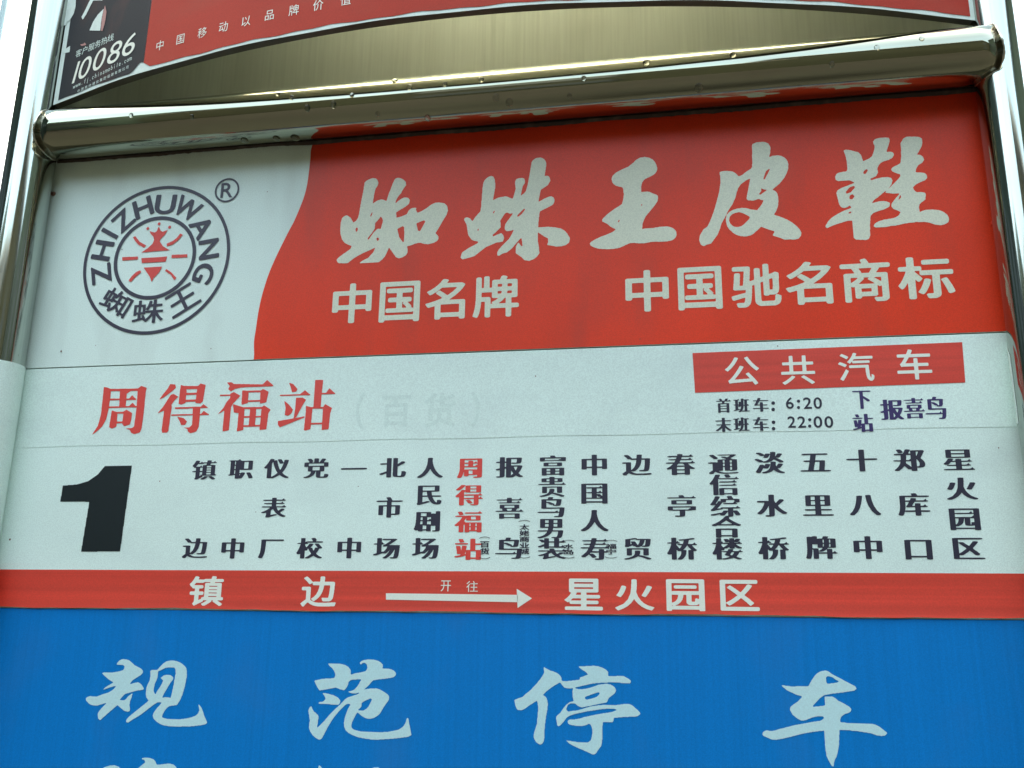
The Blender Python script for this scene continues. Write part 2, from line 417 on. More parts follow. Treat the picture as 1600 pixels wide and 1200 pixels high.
# water drops on the crossbar: (pixel, size mm, stretch)
drops = [(456, 152, 3.2), (480, 168, 4), (434, 147, 3), (521, 163, 4), (550, 148, 3), (617, 126, 4), (640, 136, 3.6), (695, 131, 3), (752, 124, 3.4),
         (775, 152, 4), (796, 160, 4.6), (912, 122, 3), (1010, 97, 4.4), (1145, 85, 4.2), (1092, 137, 5), (890, 150, 3), (1240, 66, 3.6), (1370, 74, 3),
         (432, 216, 5), (461, 215, 6), (382, 219, 5), (1300, 100, 3), (205, 180, 3), (300, 182, 3), (590, 178, 3), (668, 184, 4), (1440, 60, 3)]
me = bpy.data.meshes.new('water_drop'); bm = bmesh.new(); bmesh.ops.create_uvsphere(bm, u_segments=12, v_segments=8, radius=1)
for v in bm.verts: v.co.y *= .55; v.co.z = v.co.z * (1.25 if v.co.z < 0 else 1)
bm.to_mesh(me); bm.free(); me.materials.append(MAT['water']); me.polygons.foreach_set('use_smooth', [True] * len(me.polygons))
def on_bar(px, py):
    d = RC.T @ np.array([(px - 800) / F_PX, (py - 600) / F_PX, 1.0])
    a = d[1] ** 2 + d[2] ** 2; oy, oz = CAM[1] - BY, CAM[2] - BZ
    b = 2 * (oy * d[1] + oz * d[2]); c = oy * oy + oz * oz - BR * BR; D = b * b - 4 * a * c
    if D < 0: return None
    return CAM + (-b - sqrt(D)) / (2 * a) * d
for px, py, mm in drops:
    p = on_bar(px, py)
    if p is None: continue
    o = bpy.data.objects.new('water_drop', me); COL.objects.link(o); o.parent = fr
    o.location = (p[0], p[1], p[2] + ZC); s_ = mm * .00085; o.scale = (s_, s_, s_ * 1.1)
    o.rotation_euler = (-atan2(p[2] - BZ, -(p[1] - BY)), 0, 0)

# ------------------------------------------------------------------ header board
XL, XR, ZT, ZB = -.5572, .4760, .2935, .0358
hb = thing('header_board', (0, 0, ZC + ZB), 'red and white shoe advertisement board with round spider emblem directly below the crossbar', 'sign board')
panel = bevel(mesh_obj('panel', *box(XL, XR, .0, .0055, ZB, ZT + .0115), 'white', hb), .0003)
wave = [P2(*p) for p in [(490, 205), (489, 222), (486, 235), (485, 249), (481, 283), (476, 305), (469, 324), (460, 345), (450, 364), (437.5, 389), (428.5, 408), (420.5, 427), (413.5, 448), (408, 468), (403.5, 490), (400, 514), (397, 536), (398, 568)]]
wv = []
for i in range(len(wave) - 1):                 # subdivide the wavy boundary
    for k in range(4):
        p = [wave[max(0, i - 1)], wave[i], wave[i + 1], wave[min(len(wave) - 1, i + 2)]]; t = k / 4
        wv.append(tuple(.5 * (2 * p[1][j] + (p[2][j] - p[0][j]) * t + (2 * p[0][j] - 5 * p[1][j] + 4 * p[2][j] - p[3][j]) * t * t + (3 * p[1][j] - p[0][j] - 3 * p[2][j] + p[3][j]) * t ** 3) for j in (0, 1)))
wv = [q for q in wv if ZB + .0012 < q[1] < ZT + .011]
wv = [(wv[0][0], ZT + .0114)] + wv + [(wv[-1][0], ZB + .0004)]
V = [(x, -.0003, z) for x, z in wv] + [(XR - .0005, -.0003, z) for x, z in wv]; n = len(wv)
mesh_obj('red_field', V, [(i, i + 1, n + i + 1, n + i) for i in range(n - 1)], 'red', hb)

rg = random.Random(11); V = []; ng = 220         # dark strip along the board top, drawn as its grimy contact-shadow line
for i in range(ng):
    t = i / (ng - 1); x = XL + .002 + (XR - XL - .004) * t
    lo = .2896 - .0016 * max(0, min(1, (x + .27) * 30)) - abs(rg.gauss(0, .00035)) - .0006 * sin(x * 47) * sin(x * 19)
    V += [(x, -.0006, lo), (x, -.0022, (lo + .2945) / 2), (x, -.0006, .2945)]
mesh_obj('grime_shadow_line', V, [(3 * i + k, 3 * i + 3 + k, 3 * i + 4 + k, 3 * i + 1 + k) for i in range(ng - 1) for k in range(2)], 'grime_shadow_line', hb)
ZI = -.0006
def ink(): return Ink(y=ZI)
# calligraphic headline, drawn as cut vinyl outlines
def head(name, mat, parent, *tr, **kw):
    k = ink(); k.trace(*tr, **kw); return k.build(name, mat, parent)
head('headline_character', 'silver', hb, 510, 260, 7.5, [[(470,170),(505,152),(545,140),(580,143),(600,160),(612,195),(600,235),(578,262),(560,340),(545,440),(590,408),(620,395),(655,390),(690,400),(705,412),(730,330),(755,270),(780,200),(805,150),(830,136),(860,138),(890,148),(915,165),(935,190),(935,225),(900,270),(875,320),(850,345),(820,395),(808,440),(835,415),(860,395),(900,372),(935,364),(965,375),(980,400),(970,440),(930,475),(870,510),(820,540),(822,605),(880,590),(945,562),(965,520),(985,500),(1015,488),(1060,485),(1050,512),(1068,548),(1120,525),(1180,488),(1230,450),(1275,430),(1330,426),(1385,435),(1418,465),(1426,520),(1410,570),(1375,625),(1330,705),(1280,785),(1318,825),(1312,858),(1295,880),(1255,900),(1195,915),(1145,910),(1100,895),(1050,905),(1000,925),(945,940),(955,975),(952,1010),(935,1042),(890,1070),(850,1080),(815,1065),(780,1015),(735,950),(715,1000),(690,1055),(655,1095),(615,1125),(500,1132),(385,1137),(420,1110),(490,1075),(550,1010),(578,950),(530,975),(450,1010),(370,1050),(310,1090),(250,1138),(190,1138),(140,1135),(118,1100),(150,1065),(220,1015),(285,968),(300,935),(255,920),(215,898),(185,860),(168,800),(163,740),(168,670),(185,610),(210,585),(245,575),(285,602),(318,662),(350,640),(372,605),(385,560),(398,480),(412,400),(435,290),(450,190)]],
     [[(535,540),(512,590),(525,592),(546,545)], [(640,588),(600,640),(572,665),(570,730),(530,790),(485,845),(490,868),(560,770),(600,735),(640,735),(665,640),(655,608)], [(352,715),(340,745),(355,775),(372,745),(368,720)], [(602,833),(585,850),(605,884),(622,850)], [(832,735),(900,700),(915,720),(912,885),(900,895),(855,830)], [(1055,670),(1150,632),(1160,650),(1100,762),(1075,758)]])
head('headline_character', 'silver', hb, 710, 240, 6.665, [[(298,330),(305,300),(320,272),(350,248),(385,235),(410,245),(422,275),(428,340),(415,420),(402,490),(430,475),(460,460),(500,452),(540,448),(575,460),(608,475),(625,420),(640,370),(633,320),(635,285),(650,264),(690,256),(725,258),(735,280),(735,305),(710,350),(700,400),(690,445),(720,420),(745,395),(765,320),(780,240),(792,170),(805,90),(825,65),(850,50),(895,42),(925,52),(950,78),(960,110),(950,170),(940,235),(965,232),(985,240),(998,262),(998,290),(975,330),(930,360),(900,380),(888,440),(875,505),(905,490),(940,470),(975,455),(1010,445),(1032,458),(1045,485),(1038,518),(1020,540),(950,575),(890,605),(880,680),(872,770),(920,768),(980,765),(1050,770),(1110,783),(1150,805),(1178,838),(1205,885),(1195,930),(1160,955),(1110,970),(1060,972),(1020,962),(965,955),(978,920),(975,885),(930,862),(870,820),(868,870),(872,930),(882,980),(885,1040),(862,1075),(830,1100),(780,1120),(730,1112),(700,1080),(640,1040),(638,1000),(642,968),(668,925),(685,950),(700,970),(710,965),(706,920),(698,875),(650,930),(600,990),(550,1030),(500,1045),(465,1068),(445,1062),(445,1035),(460,1005),(490,970),(530,930),(570,890),(600,840),(622,795),(590,805),(545,812),(528,795),(524,770),(530,740),(550,710),(612,625),(575,628),(550,615),(532,622),(505,660),(480,700),(485,770),(440,815),(398,850),(405,868),(440,848),(490,830),(510,850),(520,880),(505,918),(470,925),(440,928),(380,955),(330,975),(260,1030),(210,1070),(150,1088),(85,1105),(65,1085),(80,1032),(150,985),(245,935),(250,918),(215,912),(180,900),(145,850),(135,790),(128,740),(102,690),(108,672),(130,665),(162,675),(190,708),(220,660),(272,605),(280,550),(288,440)]],
     [[(728,572),(680,620),(652,652),(662,662),(700,635),(738,585)], [(418,592),(402,612),(406,632),(424,605)], [(246,780),(240,805),(252,808),(256,785)]])
head('headline_character', 'silver', hb, 910, 240, 7.5, [[(625,80),(670,52),(730,42),(780,50),(820,70),(850,100),(870,140),(878,180),(870,210),(855,235),(820,260),(780,280),(740,298),(720,312),(700,345),(688,390),(690,455),(740,446),(785,450),(830,472),(880,490),(888,515),(880,560),(840,620),(790,680),(745,735),(720,780),(705,830),(700,885),(820,875),(900,862),(965,855),(1010,858),(1050,870),(1085,895),(1103,925),(1105,955),(1090,990),(1055,1018),(980,1035),(900,1036),(820,1035),(770,1045),(720,1055),(660,1055),(600,1048),(560,1052),(520,1068),(475,1090),(430,1108),(360,1120),(280,1123),(220,1120),(180,1115),(120,1095),(92,1075),(88,1055),(105,1035),(150,1008),(220,975),(300,945),(355,920),(395,890),(350,872),(320,850),(290,825),(235,800),(232,775),(280,722),(370,655),(465,595),(478,540),(485,490),(482,430),(470,398),(430,390),(395,380),(365,360),(347,335),(343,295),(355,260),(385,230),(450,195),(540,155),(590,115)]],
     [[(440,775),(428,775),(414,805),(430,810)], [(706,590),(690,595),(683,616),(700,613)]])
head('headline_character', 'silver', hb, 1080, 210, 6.316, [[(600,100),(640,82),(690,75),(730,78),(760,92),(780,125),(782,180),(765,230),(800,215),(850,208),(890,215),(925,235),(948,262),(958,295),(955,345),(940,390),(915,435),(870,490),(800,548),(835,565),(852,590),(860,640),(858,700),(840,755),(815,795),(880,815),(950,845),(1000,875),(1045,912),(1072,942),(1087,975),(1082,1005),(1060,1030),(1020,1042),(970,1038),(920,1042),(870,1020),(800,1000),(825,960),(760,940),(690,912),(655,945),(620,980),(585,1000),(540,1010),(495,1008),(455,998),(415,975),(380,945),(355,910),(345,870),(342,830),(352,795),(375,768),(410,748),(450,735),(500,728),(540,730),(600,745),(650,750),(680,715),(700,685),(715,652),(690,650),(668,638),(620,655),(565,655),(545,640),(552,590),(562,550),(572,490),(582,435),(540,458),(490,495),(465,530),(450,570),(435,630),(405,695),(365,755),(330,825),(300,880),(285,930),(262,990),(225,1040),(195,1082),(160,1088),(125,1106),(95,1092),(78,1045),(85,1000),(120,940),(160,912),(190,850),(220,770),(250,670),(275,570),(290,470),(280,372),(330,362),(380,365),(415,370),(440,388),(470,418),(510,398),(545,368),(585,345),(602,322)]],
     [[(770,338),(735,370),(710,445),(722,452),(750,400),(777,348)], [(690,528),(710,545),(752,550),(720,570),(680,600),(668,590),(690,562)], [(440,775),(475,770),(510,780),(550,800),(582,818),(565,845),(530,882),(495,908),(460,917),(430,915),(405,902),(385,880),(373,850),(380,815),(405,790)]])
head('headline_character', 'silver', hb, 1280, 200, 6.314, [[(238,225),(262,216),(300,220),(345,232),(385,242),(412,268),(422,300),(432,332),(460,318),(495,303),(522,278),(538,230),(548,185),(535,160),(528,138),(550,112),(600,98),(640,95),(688,100),(695,130),(680,180),(662,240),(700,236),(728,245),(738,268),(720,298),(685,318),(640,330),(610,345),(585,370),(572,405),(580,440),(562,475),(530,492),(495,505),(515,520),(560,502),(620,490),(675,486),(708,495),(723,520),(712,560),(670,610),(620,650),(580,685),(540,712),(515,748),(560,732),(610,722),(660,725),(698,742),(690,780),(650,802),(590,820),(530,842),(505,868),(500,960),(502,1060),(490,1095),(460,1108),(400,1105),(360,1105),(338,1085),(330,1000),(325,915),(290,915),(240,930),(160,955),(110,975),(75,992),(58,975),(85,925),(125,885),(180,850),(240,820),(318,790),(302,765),(275,785),(245,792),(215,785),(195,755),(182,700),(168,645),(178,618),(215,595),(270,575),(350,542),(300,518),(240,522),(190,528),(160,515),(156,485),(170,455),(200,440),(270,430),(278,400),(272,340),(258,275)],
      [(830,105),(850,92),(880,88),(950,88),(990,92),(1012,110),(1018,140),(1010,180),(985,230),(962,265),(1000,268),(1022,285),(1034,318),(1015,345),(975,370),(955,405),(948,440),(1000,440),(1040,448),(1060,465),(1062,495),(1045,518),(1000,535),(955,558),(922,590),(940,622),(960,635),(1010,635),(1042,640),(1052,665),(1045,690),(1050,705),(1010,735),(988,755),(982,790),(990,832),(1040,812),(1100,805),(1180,812),(1230,832),(1262,858),(1280,890),(1275,930),(1240,952),(1195,962),(1140,955),(1100,940),(1055,930),(960,930),(900,936),(840,945),(770,962),(700,970),(640,982),(560,987),(535,972),(548,945),(580,925),(640,905),(700,898),(750,885),(785,862),(802,832),(770,815),(730,800),(708,775),(715,745),(745,705),(795,648),(720,650),(648,640),(680,605),(720,565),(770,515),(800,480),(798,460),(760,448),(720,432),(706,410),(725,388),(765,370),(800,350),(808,280),(805,220),(802,150)]],
     [[(468,405),(438,428),(432,452),(455,458),(480,420)], [(345,572),(300,588),(262,630),(268,652),(310,638),(352,590)], [(330,653),(300,668),(296,702),(325,708),(347,680)], [(322,822),(290,833),(283,850),(310,843)], [(800,652),(775,720),(806,692)]])
for ch, bb in zip('中国名牌', [(519.6, 443, 580.8, 505), (593, 440, 656, 503), (665, 436, 727, 499), (739, 431, 811, 495.6)]):
    k = ink(); k.fitpx(ch, *bb, 'heavy'); k.build('slogan_character', 'silver', hb)
for ch, bb in zip('中国驰名商标', [(977, 422, 1045, 487), (1059, 417, 1128, 484), (1142, 413, 1220, 480), (1227, 409, 1300, 476), (1313, 404, 1392, 472), (1402, 401, 1490, 467)]):
    k = ink(); k.fitpx(ch, *bb, 'heavy'); k.build('slogan_character', 'silver', hb)

# round emblem
cx, cz = P2(243.7, 404.5); ro = (P2(357, 404)[0] - P2(130.6, 404)[0]) / 2; 
k = ink(); k.ring(cx, cz, ro - .0038, ro); em_o = k.build('emblem_ring', 'logo', hb)
cxi, czi = P2(242, 402.5); ri = (P2(305.6, 402)[0] - P2(178.7, 402)[0]) / 2
k = ink(); k.ring(cxi, czi, ri - .0043, ri); k.build('emblem_ring', 'logo', hb)
k = ink()
for ch, X, Y in (('Z', 508, 635), ('H', 515, 517), ('I', 550, 432), ('Z', 618, 368), ('H', 717, 303), ('U', 828, 287), ('W', 938, 308), ('A', 1010, 400), ('N', 1045, 510), ('G', 1020, 632)):
    x, z = P2(X / 3.2, 230 + Y / 3.2); a = atan2(z - cz, x - cx) - pi / 2
    wd = {'I': .0042, 'W': .0275, 'U': .0215, 'Z': .0195, 'A': .021, 'G': .0195}.get(ch, .0195)
    k.fit(ch, x, z, wd * 1.22, .0245, 'heavy' if ch != 'I' else 'medium', a)
k.build('emblem_letter', 'logo', hb)
k = ink()
for ch, X, Y, a in (('蜘', 583, 775, -28), ('蛛', 742, 822, 1), ('王', 913, 765, 31)):
    x, z = P2(X / 3.2, 230 + Y / 3.2); k.fit(ch, x, z, .038 if ch != '王' else .038, .0275 if ch != '王' else .029, 'medium', radians(a))
k.build('emblem_character', 'logo', hb)
k = ink()
E8 = lambda *p: [list(p)]
k.trace(170, 330, 8, [[(510,250),(545,262),(580,268),(605,250),(622,200),(632,200),(650,245),(675,260),(742,235),(700,300),(650,350),(640,380),(680,440),(770,492),(600,500),(408,520),(490,465),(550,410),(570,360),(560,320),(530,290)],
    [(410,590),(735,568),(710,632),(415,650)], [(440,708),(670,695),(630,770),(560,840),(540,890),(515,820),(470,755)], [(305,325),(335,315),(390,385),(470,430),(445,458),(370,420),(325,365)],
    [(895,280),(928,298),(870,365),(800,420),(730,440),(725,408),(800,375),(850,340)], [(170,578),(368,568),(368,605),(172,618)], [(790,548),(985,540),(985,578),(785,588)],
    [(395,740),(412,762),(340,820),(280,885),(248,870),(290,815),(340,765)], [(705,745),(725,725),(790,770),(848,835),(820,865),(780,800)]], cell=.00025, sm=.8)
for X, Y in ((490, 218), (632, 160), (763, 201)):
    x, z = P2(170 + X / 8, 330 + Y / 8); k.disc(x, z, .0018)
k.build('emblem_spider', 'red_ink', hb)
x, z = P2(355, 297.5); k = ink(); rr = (P2(374, 297)[0] - P2(336, 297)[0]) / 2; k.ring(x, z, rr - .0022, rr, 48); k.fitpx('R', 345.5, 286, 364, 309, 'medium'); k.build('registered_mark', 'logo', hb)
# rivets at the board edges and a hair of dirt
def rivet(px, py, mat, parent, r=.0035):
    x, z = P2(px, py); m = bpy.data.meshes.new('rivet'); b2 = bmesh.new(); bmesh.ops.create_uvsphere(b2, u_segments=16, v_segments=10, radius=r)
    for v in b2.verts: v.co = Vector((v.co.x + x, v.co.y * .5 - .0006, v.co.z + z))
    b2.to_mesh(m); b2.free(); m.materials.append(MAT[mat]); m.polygons.foreach_set('use_smooth', [True] * len(m.polygons))
    o = bpy.data.objects.new('rivet', m); COL.objects.link(o); o.parent = parent; o.location = Vector((0, 0, ZC)) - parent.location
k = ink()
for px, py, r in ((96, 549, .0011), (191, 390, .0007), (418, 300, .0006), (150, 540, .0005), (330, 545, .0006), (1000, 530, .0006)): k.disc(*P2(px, py), r, 7)
k.build('dirt_speck', 'rust', hb, join=True)
rivet(1553, 350, 'red', hb); rivet(84, 303, 'rust', hb, .0028)

# ------------------------------------------------------------------ route sheet (vinyl wrapped round the posts)
rs = thing('route_sheet', (0, 0, ZC - .226), 'white bus route sheet with large black number 1 and red bottom strip', 'route sign')
ST, SB = .0345, -.2255
def wrap_pts(side, deg):          # points around a post starting at the flat board
    ax = AXL if side < 0 else AXR; RW = (PRL if side < 0 else PRR) + .0007
    a0 = atan2(0 - AY, (1 if side < 0 else -1) * sqrt(RW ** 2 - AY ** 2))
    res = []
    for t in np.linspace(0, radians(deg), 18):
        a = a0 - t if side < 0 else a0 + t
        res.append((ax + RW * cos(a), AY + RW * sin(a)))
    return res
left = wrap_pts(-1, 130); right = wrap_pts(1, 62)
flat = [(x, -.0002) for x in np.linspace(left[0][0] + .004, right[0][0] - .004, 60)]
prof = left[::-1] + flat + right
zs_ = np.linspace(SB, ST, 24)
V = []; nL = len(left); NP = len(prof)
for j, z in enumerate(zs_):
    for i, (x, y) in enumerate(prof):
        yy = y
        zz = z
        if j == 0: zz = z - .0004 * sin(x * 23) - .0003 * sin(x * 61 + 1)
        if i < nL: yy = y; 
        if i >= NP - len(right):   # the right-hand flap is cut off in a slant below the top
            q = i - (NP - len(right)); top = ST - .0016 * q
            zz = min(zz, top)
        V.append((x, yy, zz))
Fc = [(j * NP + i, j * NP + i + 1, (j + 1) * NP + i + 1, (j + 1) * NP + i) for j in range(len(zs_) - 1) for i in range(NP - 1)
      if not (i >= NP - len(right) + 1 and zs_[j] < -.062)]
sh = mesh_obj('sheet', V, Fc, 'sheet', rs, True)
m_ = sh.modifiers.new('thickness', 'SOLIDIFY'); m_.thickness = .0005; m_.offset = -1; es_ = m_.id_data.modifiers.new('crisp', 'EDGE_SPLIT')
# pasted strip carrying the stop name (upper third), slightly proud
zq = P2(800, 683)[1]
V = []; xs2 = np.linspace(XL + .003, .4703, 50)
for j, z in enumerate((zq, zq + .02, ST - .0008)):
    for x in xs2: V.append((x, -.0005, z + (.0004 * sin(x * 37) if j == 0 else 0)))
Fc = [(j * 50 + i, j * 50 + i + 1, (j + 1) * 50 + i + 1, (j + 1) * 50 + i) for j in range(2) for i in range(49)]
up = mesh_obj('name_strip', V, Fc, 'sheet', rs); m_ = up.modifiers.new('thickness', 'SOLIDIFY'); m_.thickness = .0002; m_.offset = -1; es_ = m_.id_data.modifiers.new('crisp', 'EDGE_SPLIT')
YR, YU = -.0005, -.0008
def rk(): return Ink(y=YR)
def ru(): return Ink(y=YU)
# red band along the foot, following the wrap
zt_, zb_ = P2(800, 893)[1], SB + .0007
V = []; bp_ = []
for x, y in prof:
    if x < left[8][0] and y < -.035: pass
    bp_.append((x, y))
NB = len(bp_)
for i, (x, y) in enumerate(bp_):
    if i < nL:
        dx, dy = x - AXL, y - AY; q = 1.05; xx, yy = AXL + dx * q, AY + dy * q
    elif i >= NP - len(right):
        dx, dy = x - AXR, y - AY; q = 1.05; xx, yy = AXR + dx * q, AY + dy * q
    else: xx, yy = x, -.0006
    V += [(xx, yy - .0006, zb_ - .0005 * sin(xx * 23) - .0002 * sin(xx * 61 + 1) + .0003 * sin(xx * 140)), (xx, yy, zb_ + .006), (xx, yy, zt_ - .002), (xx, yy, zt_)]
Fc = [(4 * i + k, 4 * i + 4 + k, 4 * i + 5 + k, 4 * i + 1 + k) for i in range(NB - 1 - len(right) + 1) for k in range(3)]
mesh_obj('red_band', V, Fc, 'red_band', rs, True)

Q = [[(250,190),(290,195),(335,215),(330,300),(310,440),(280,570),(230,660),(160,725),(108,760),(180,650),(215,520),(240,300)], [(320,213),(655,208),(655,236),(320,240)],
     [(655,210),(695,176),(762,200),(750,240),(725,500),(700,680),(680,730),(610,750),(575,735),(560,700),(503,683),(580,680),(610,660),(640,430)], [(443,225),(527,225),(510,427),(433,427)], [(520,225),(592,225),(527,268)],
     [(325,328),(632,326),(632,344),(325,348)], [(550,330),(587,288),(636,335)], [(305,422),(640,415),(640,432),(305,440)], [(548,418),(595,376),(632,420)],
     [(345,468),(415,490),(400,660),(350,685),(313,670),(330,560)], [(485,480),(520,460),(587,500),(575,590),(560,635),(490,657),(468,630)], [(395,487),(500,485),(500,505),(395,507)], [(395,602),(480,600),(480,619),(395,623)]]
k = ru(); k.trace(130, 580, 7.619, Q, cell=.00022, sm=1.1); k.build('title_character', 'red_ink', rs)
Q = [[(1040,155),(1100,160),(1110,200),(1050,250),(970,310),(908,344),(960,270),(1010,210)], [(1045,285),(1080,272),(1137,305),(1090,350),(1055,400),(1060,430),(1040,540),(1020,710),(1000,732),(945,735),(938,700),(968,470),(888,505),(960,420)],
     [(1165,165),(1230,185),(1235,240),(1222,380),(1170,400),(1140,390),(1155,250)], [(1365,185),(1400,148),(1462,165),(1450,230),(1430,360),(1400,387),(1340,380),(1355,260)], [(1200,178),(1400,178),(1400,214),(1200,216)], [(1220,260),(1360,258),(1360,282),(1220,285)], [(1215,343),(1350,338),(1350,362),(1215,368)],
     [(1093,433),(1400,423),(1492,438),(1100,451)], [(1395,432),(1435,393),(1494,438)], [(1053,516),(1500,508),(1500,523),(1053,532)], [(1402,516),(1440,473),(1503,519)],
     [(1310,438),(1400,433),(1380,660),(1350,720),(1280,740),(1250,720),(1245,690),(1198,671),(1270,670),(1300,640)], [(1123,543),(1200,560),(1240,600),(1215,642),(1170,642),(1150,590)]]
k = ru(); k.trace(130, 580, 7.619, Q, cell=.00022, sm=1.1); k.build('title_character', 'red_ink', rs)
Q = [[(190,135),(250,135),(280,160),(285,215),(240,242),(205,215),(225,180)], [(270,154),(620,158),(737,163),(737,182),(460,190),(360,196),(290,212),(280,185)], [(610,165),(670,106),(750,176)], [(108,283),(240,278),(240,294),(108,300)],
     [(235,268),(275,250),(352,295),(300,350),(265,385),(240,430),(215,705),(138,720),(160,470),(78,519),(150,440),(185,370),(230,320)], [(375,230),(450,235),(440,380),(370,402),(363,380)], [(590,235),(620,213),(687,245),(660,370),(583,390)], [(430,234),(612,230),(612,252),(430,255)], [(430,347),(592,345),(592,364),(430,368)],
     [(262,393),(400,435),(400,460),(385,700),(308,720),(330,500),(273,492)], [(605,430),(635,408),(712,460),(685,500),(660,692),(578,702)], [(468,445),(540,445),(525,655),(450,655)], [(385,430),(622,427),(622,450),(385,453)], [(390,537),(592,534),(592,551),(390,555)], [(385,645),(590,641),(590,660),(385,665)]]
k = ru(); k.trace(330, 580, 7.619, Q, cell=.00022, sm=1.1); k.build('title_character', 'red_ink', rs)
Q = [[(928,138),(980,155),(1032,215),(1010,247),(965,252),(950,190)], [(822,283),(1060,276),(1183,273),(1183,287),(822,298)], [(1055,281),(1120,228),(1183,283)], [(873,353),(930,400),(977,460),(960,502),(920,532),(878,525),(890,440)], [(1013,318),(1090,316),(1132,340),(1080,430),(1015,550),(983,562),(1005,440)],
     [(798,595),(900,578),(1000,560),(1115,538),(1115,553),(1000,598),(820,670),(798,640)], [(1243,106),(1337,106),(1320,260),(1305,437),(1218,437)], [(1318,260),(1478,258),(1478,274),(1318,277)], [(1365,268),(1410,203),(1483,270)], [(1130,413),(1210,435),(1185,692),(1120,710),(1106,700),(1130,480)], [(1335,430),(1360,393),(1442,440),(1420,500),(1400,692),(1318,702)], [(1195,430),(1348,427),(1348,446),(1195,449)], [(1185,618),(1325,615),(1325,634),(1185,638)]]
k = ru(); k.trace(330, 580, 7.619, Q, cell=.00022, sm=1.1); k.build('title_character', 'red_ink', rs)
# faint ghost of an older caption
k = Ink(y=-.0006)
for ch, bb in zip('（百货）', [(556, 614, 570, 670), (596, 618, 642, 668), (662, 614, 712, 668), (736, 612, 750, 668)]): k.fitpx(ch, *bb, 'heavy')
k.build('faded_character', 'ghost', rs)
# big route number
k = rk(); k.trace(0, 560, 2.857, [[(470,480),(590,478),(537,861),(363,863),(400,640),(270,640),(282,568),(345,563),(395,548),(438,518)]], cell=.0004, sm=.6); k.build('route_number', 'black', rs)
# red label and its characters
k = Ink(y=YU); k.quad([P2(1082, 552), P2(1086, 614), P2(1508, 598), P2(1503, 535)]); k.build('red_label', 'red_band', rs)
k = Ink(y=YU - .0003)
for ch, bb in zip('公共汽车', [(1132.5, 558, 1186, 602), (1220, 556, 1273, 601), (1309.5, 551.6, 1364.5, 596), (1400.6, 546, 1455, 593.5)]): k.fitpx(ch, *bb, 'medium')
k.build('label_character', 'cream', rs)
k = ru()
for ch, bb in zip('首班车', [(1119, 623, 1142, 645), (1146, 623, 1171, 644), (1176, 622, 1201, 643.5)]): k.fitpx(ch, *bb, 'song')
for yy in (630, 640): x, z = P2(1208, yy); k.disc(x, z, .0017)
for ch, x0, x1 in (('6', 1227.7, 1240), ('2', 1255, 1268), ('0', 1271, 1284)): k.fitpx(ch, x0, 621, x1, 639, 'medium')
for yy in (627, 637): x, z = P2(1247.5, yy); k.disc(x, z, .0015)
k.build('first_bus_character', 'ink', rs)
k = ru()
for ch, bb in zip('末班车', [(1118, 653, 1143, 675), (1146, 652.5, 1171, 674), (1176, 652, 1201, 673.5)]): k.fitpx(ch, *bb, 'song')
for yy in (660, 670): x, z = P2(1208.5, yy); k.disc(x, z, .0017)
for ch, x0, x1 in (('2', 1230.5, 1243), ('2', 1246, 1259), ('0', 1271, 1284.5), ('0', 1288, 1301.6)): k.fitpx(ch, x0, 650.6, x1, 668.6, 'medium')
for yy in (656, 666): x, z = P2(1265, yy); k.disc(x, z, .0015)
k.build('last_bus_character', 'ink', rs)
k = ru()
for ch, bb in (('下', (1332, 610.7, 1361, 639)), ('站', (1332, 647, 1364.5, 675)), ('报', (1375, 624.4, 1411, 656)), ('喜', (1411.6, 622, 1444.6, 654)), ('鸟', (1445, 620, 1478, 655))): k.fitpx(ch, *bb, 'song')
k.build('next_stop_character', 'violet', rs)
# stop names, one column each
stops = ['镇边', '职中', '仪表厂', '党校', '一中', '北市场', '人民剧场', '周得福站', '报喜鸟', '富贵鸟男装', '中国人寿', '边贸', '春亭桥', '通信综合楼', '淡水桥', '五里牌', '十八中', '郑库口', '星火园区']
tops = [(320, 735), (377, 733), (434, 732), (495, 732), (553, 733), (613, 731), (673, 731), (735, 731), (797, 730), (863, 728), (928, 727), (995, 726), (1063, 725), (1131, 725), (1203, 723), (1274, 722), (1347, 720), (1421, 719), (1497, 718)]
bots = [(305, 857), (365, 857), (424, 856), (484, 856), (545, 857), (605, 856), (666, 857), (731, 858), (795, 857), (862, 857), (929, 857), (997, 857), (1066, 857), (1137, 857), (1208, 856), (1282, 856), (1356, 856), (1434, 857), (1511, 856)]
for nme, (ax, ay), (bx, by) in zip(stops, tops, bots):
    k = rk(); n = len(nme); red = nme[0] == '周'
    for i, ch in enumerate(nme):
        t = i / (n - 1); jx = random.uniform(-1, 1)
        k.empx(ch, ax + (bx - ax) * t + jx, ay + (by - ay) * t + random.uniform(-.8, .8), .0272, .0226 if n < 5 else .0218, 'song')
    k.build('stop_character', 'red_ink' if red else 'ink', rs)
def small(chars, px, y0, y1, w=.0085):
    k = Ink(y=YR - .0002); n = len(chars)
    V = []
    for i, ch in enumerate(chars):
        yy = y0 + (y1 - y0) * i / (n - 1); c = P2(px, yy)
        h = (P2(px, y0)[1] - P2(px, y1)[1]) / (n - 1)
        if ch in '（）': k.fit(ch, c[0], c[1], h * .28, w * 1.25, 'plain', -pi / 2)
        else: k.fit(ch, c[0], c[1], w * 1.05, h * .92, 'heavy')
    k.build('small_caption', 'ink', rs, join=True)
small('（百货）', 757.5, 840, 872, .0088)
small('（太姥商业城）', 819.5, 814, 871, .0092)
small('（水岛）', 888.5, 845, 871, .0092)
small('（福宁）', 955, 845, 871, .0095)
k = Ink(y=YU - .0001)
for px, py, r in ((837, 588, .0007), (1215, 541, .0006)): k.disc(*P2(px, py), r, 7)
k.build('dirt_speck', 'rust', rs, join=True)
k = rk()
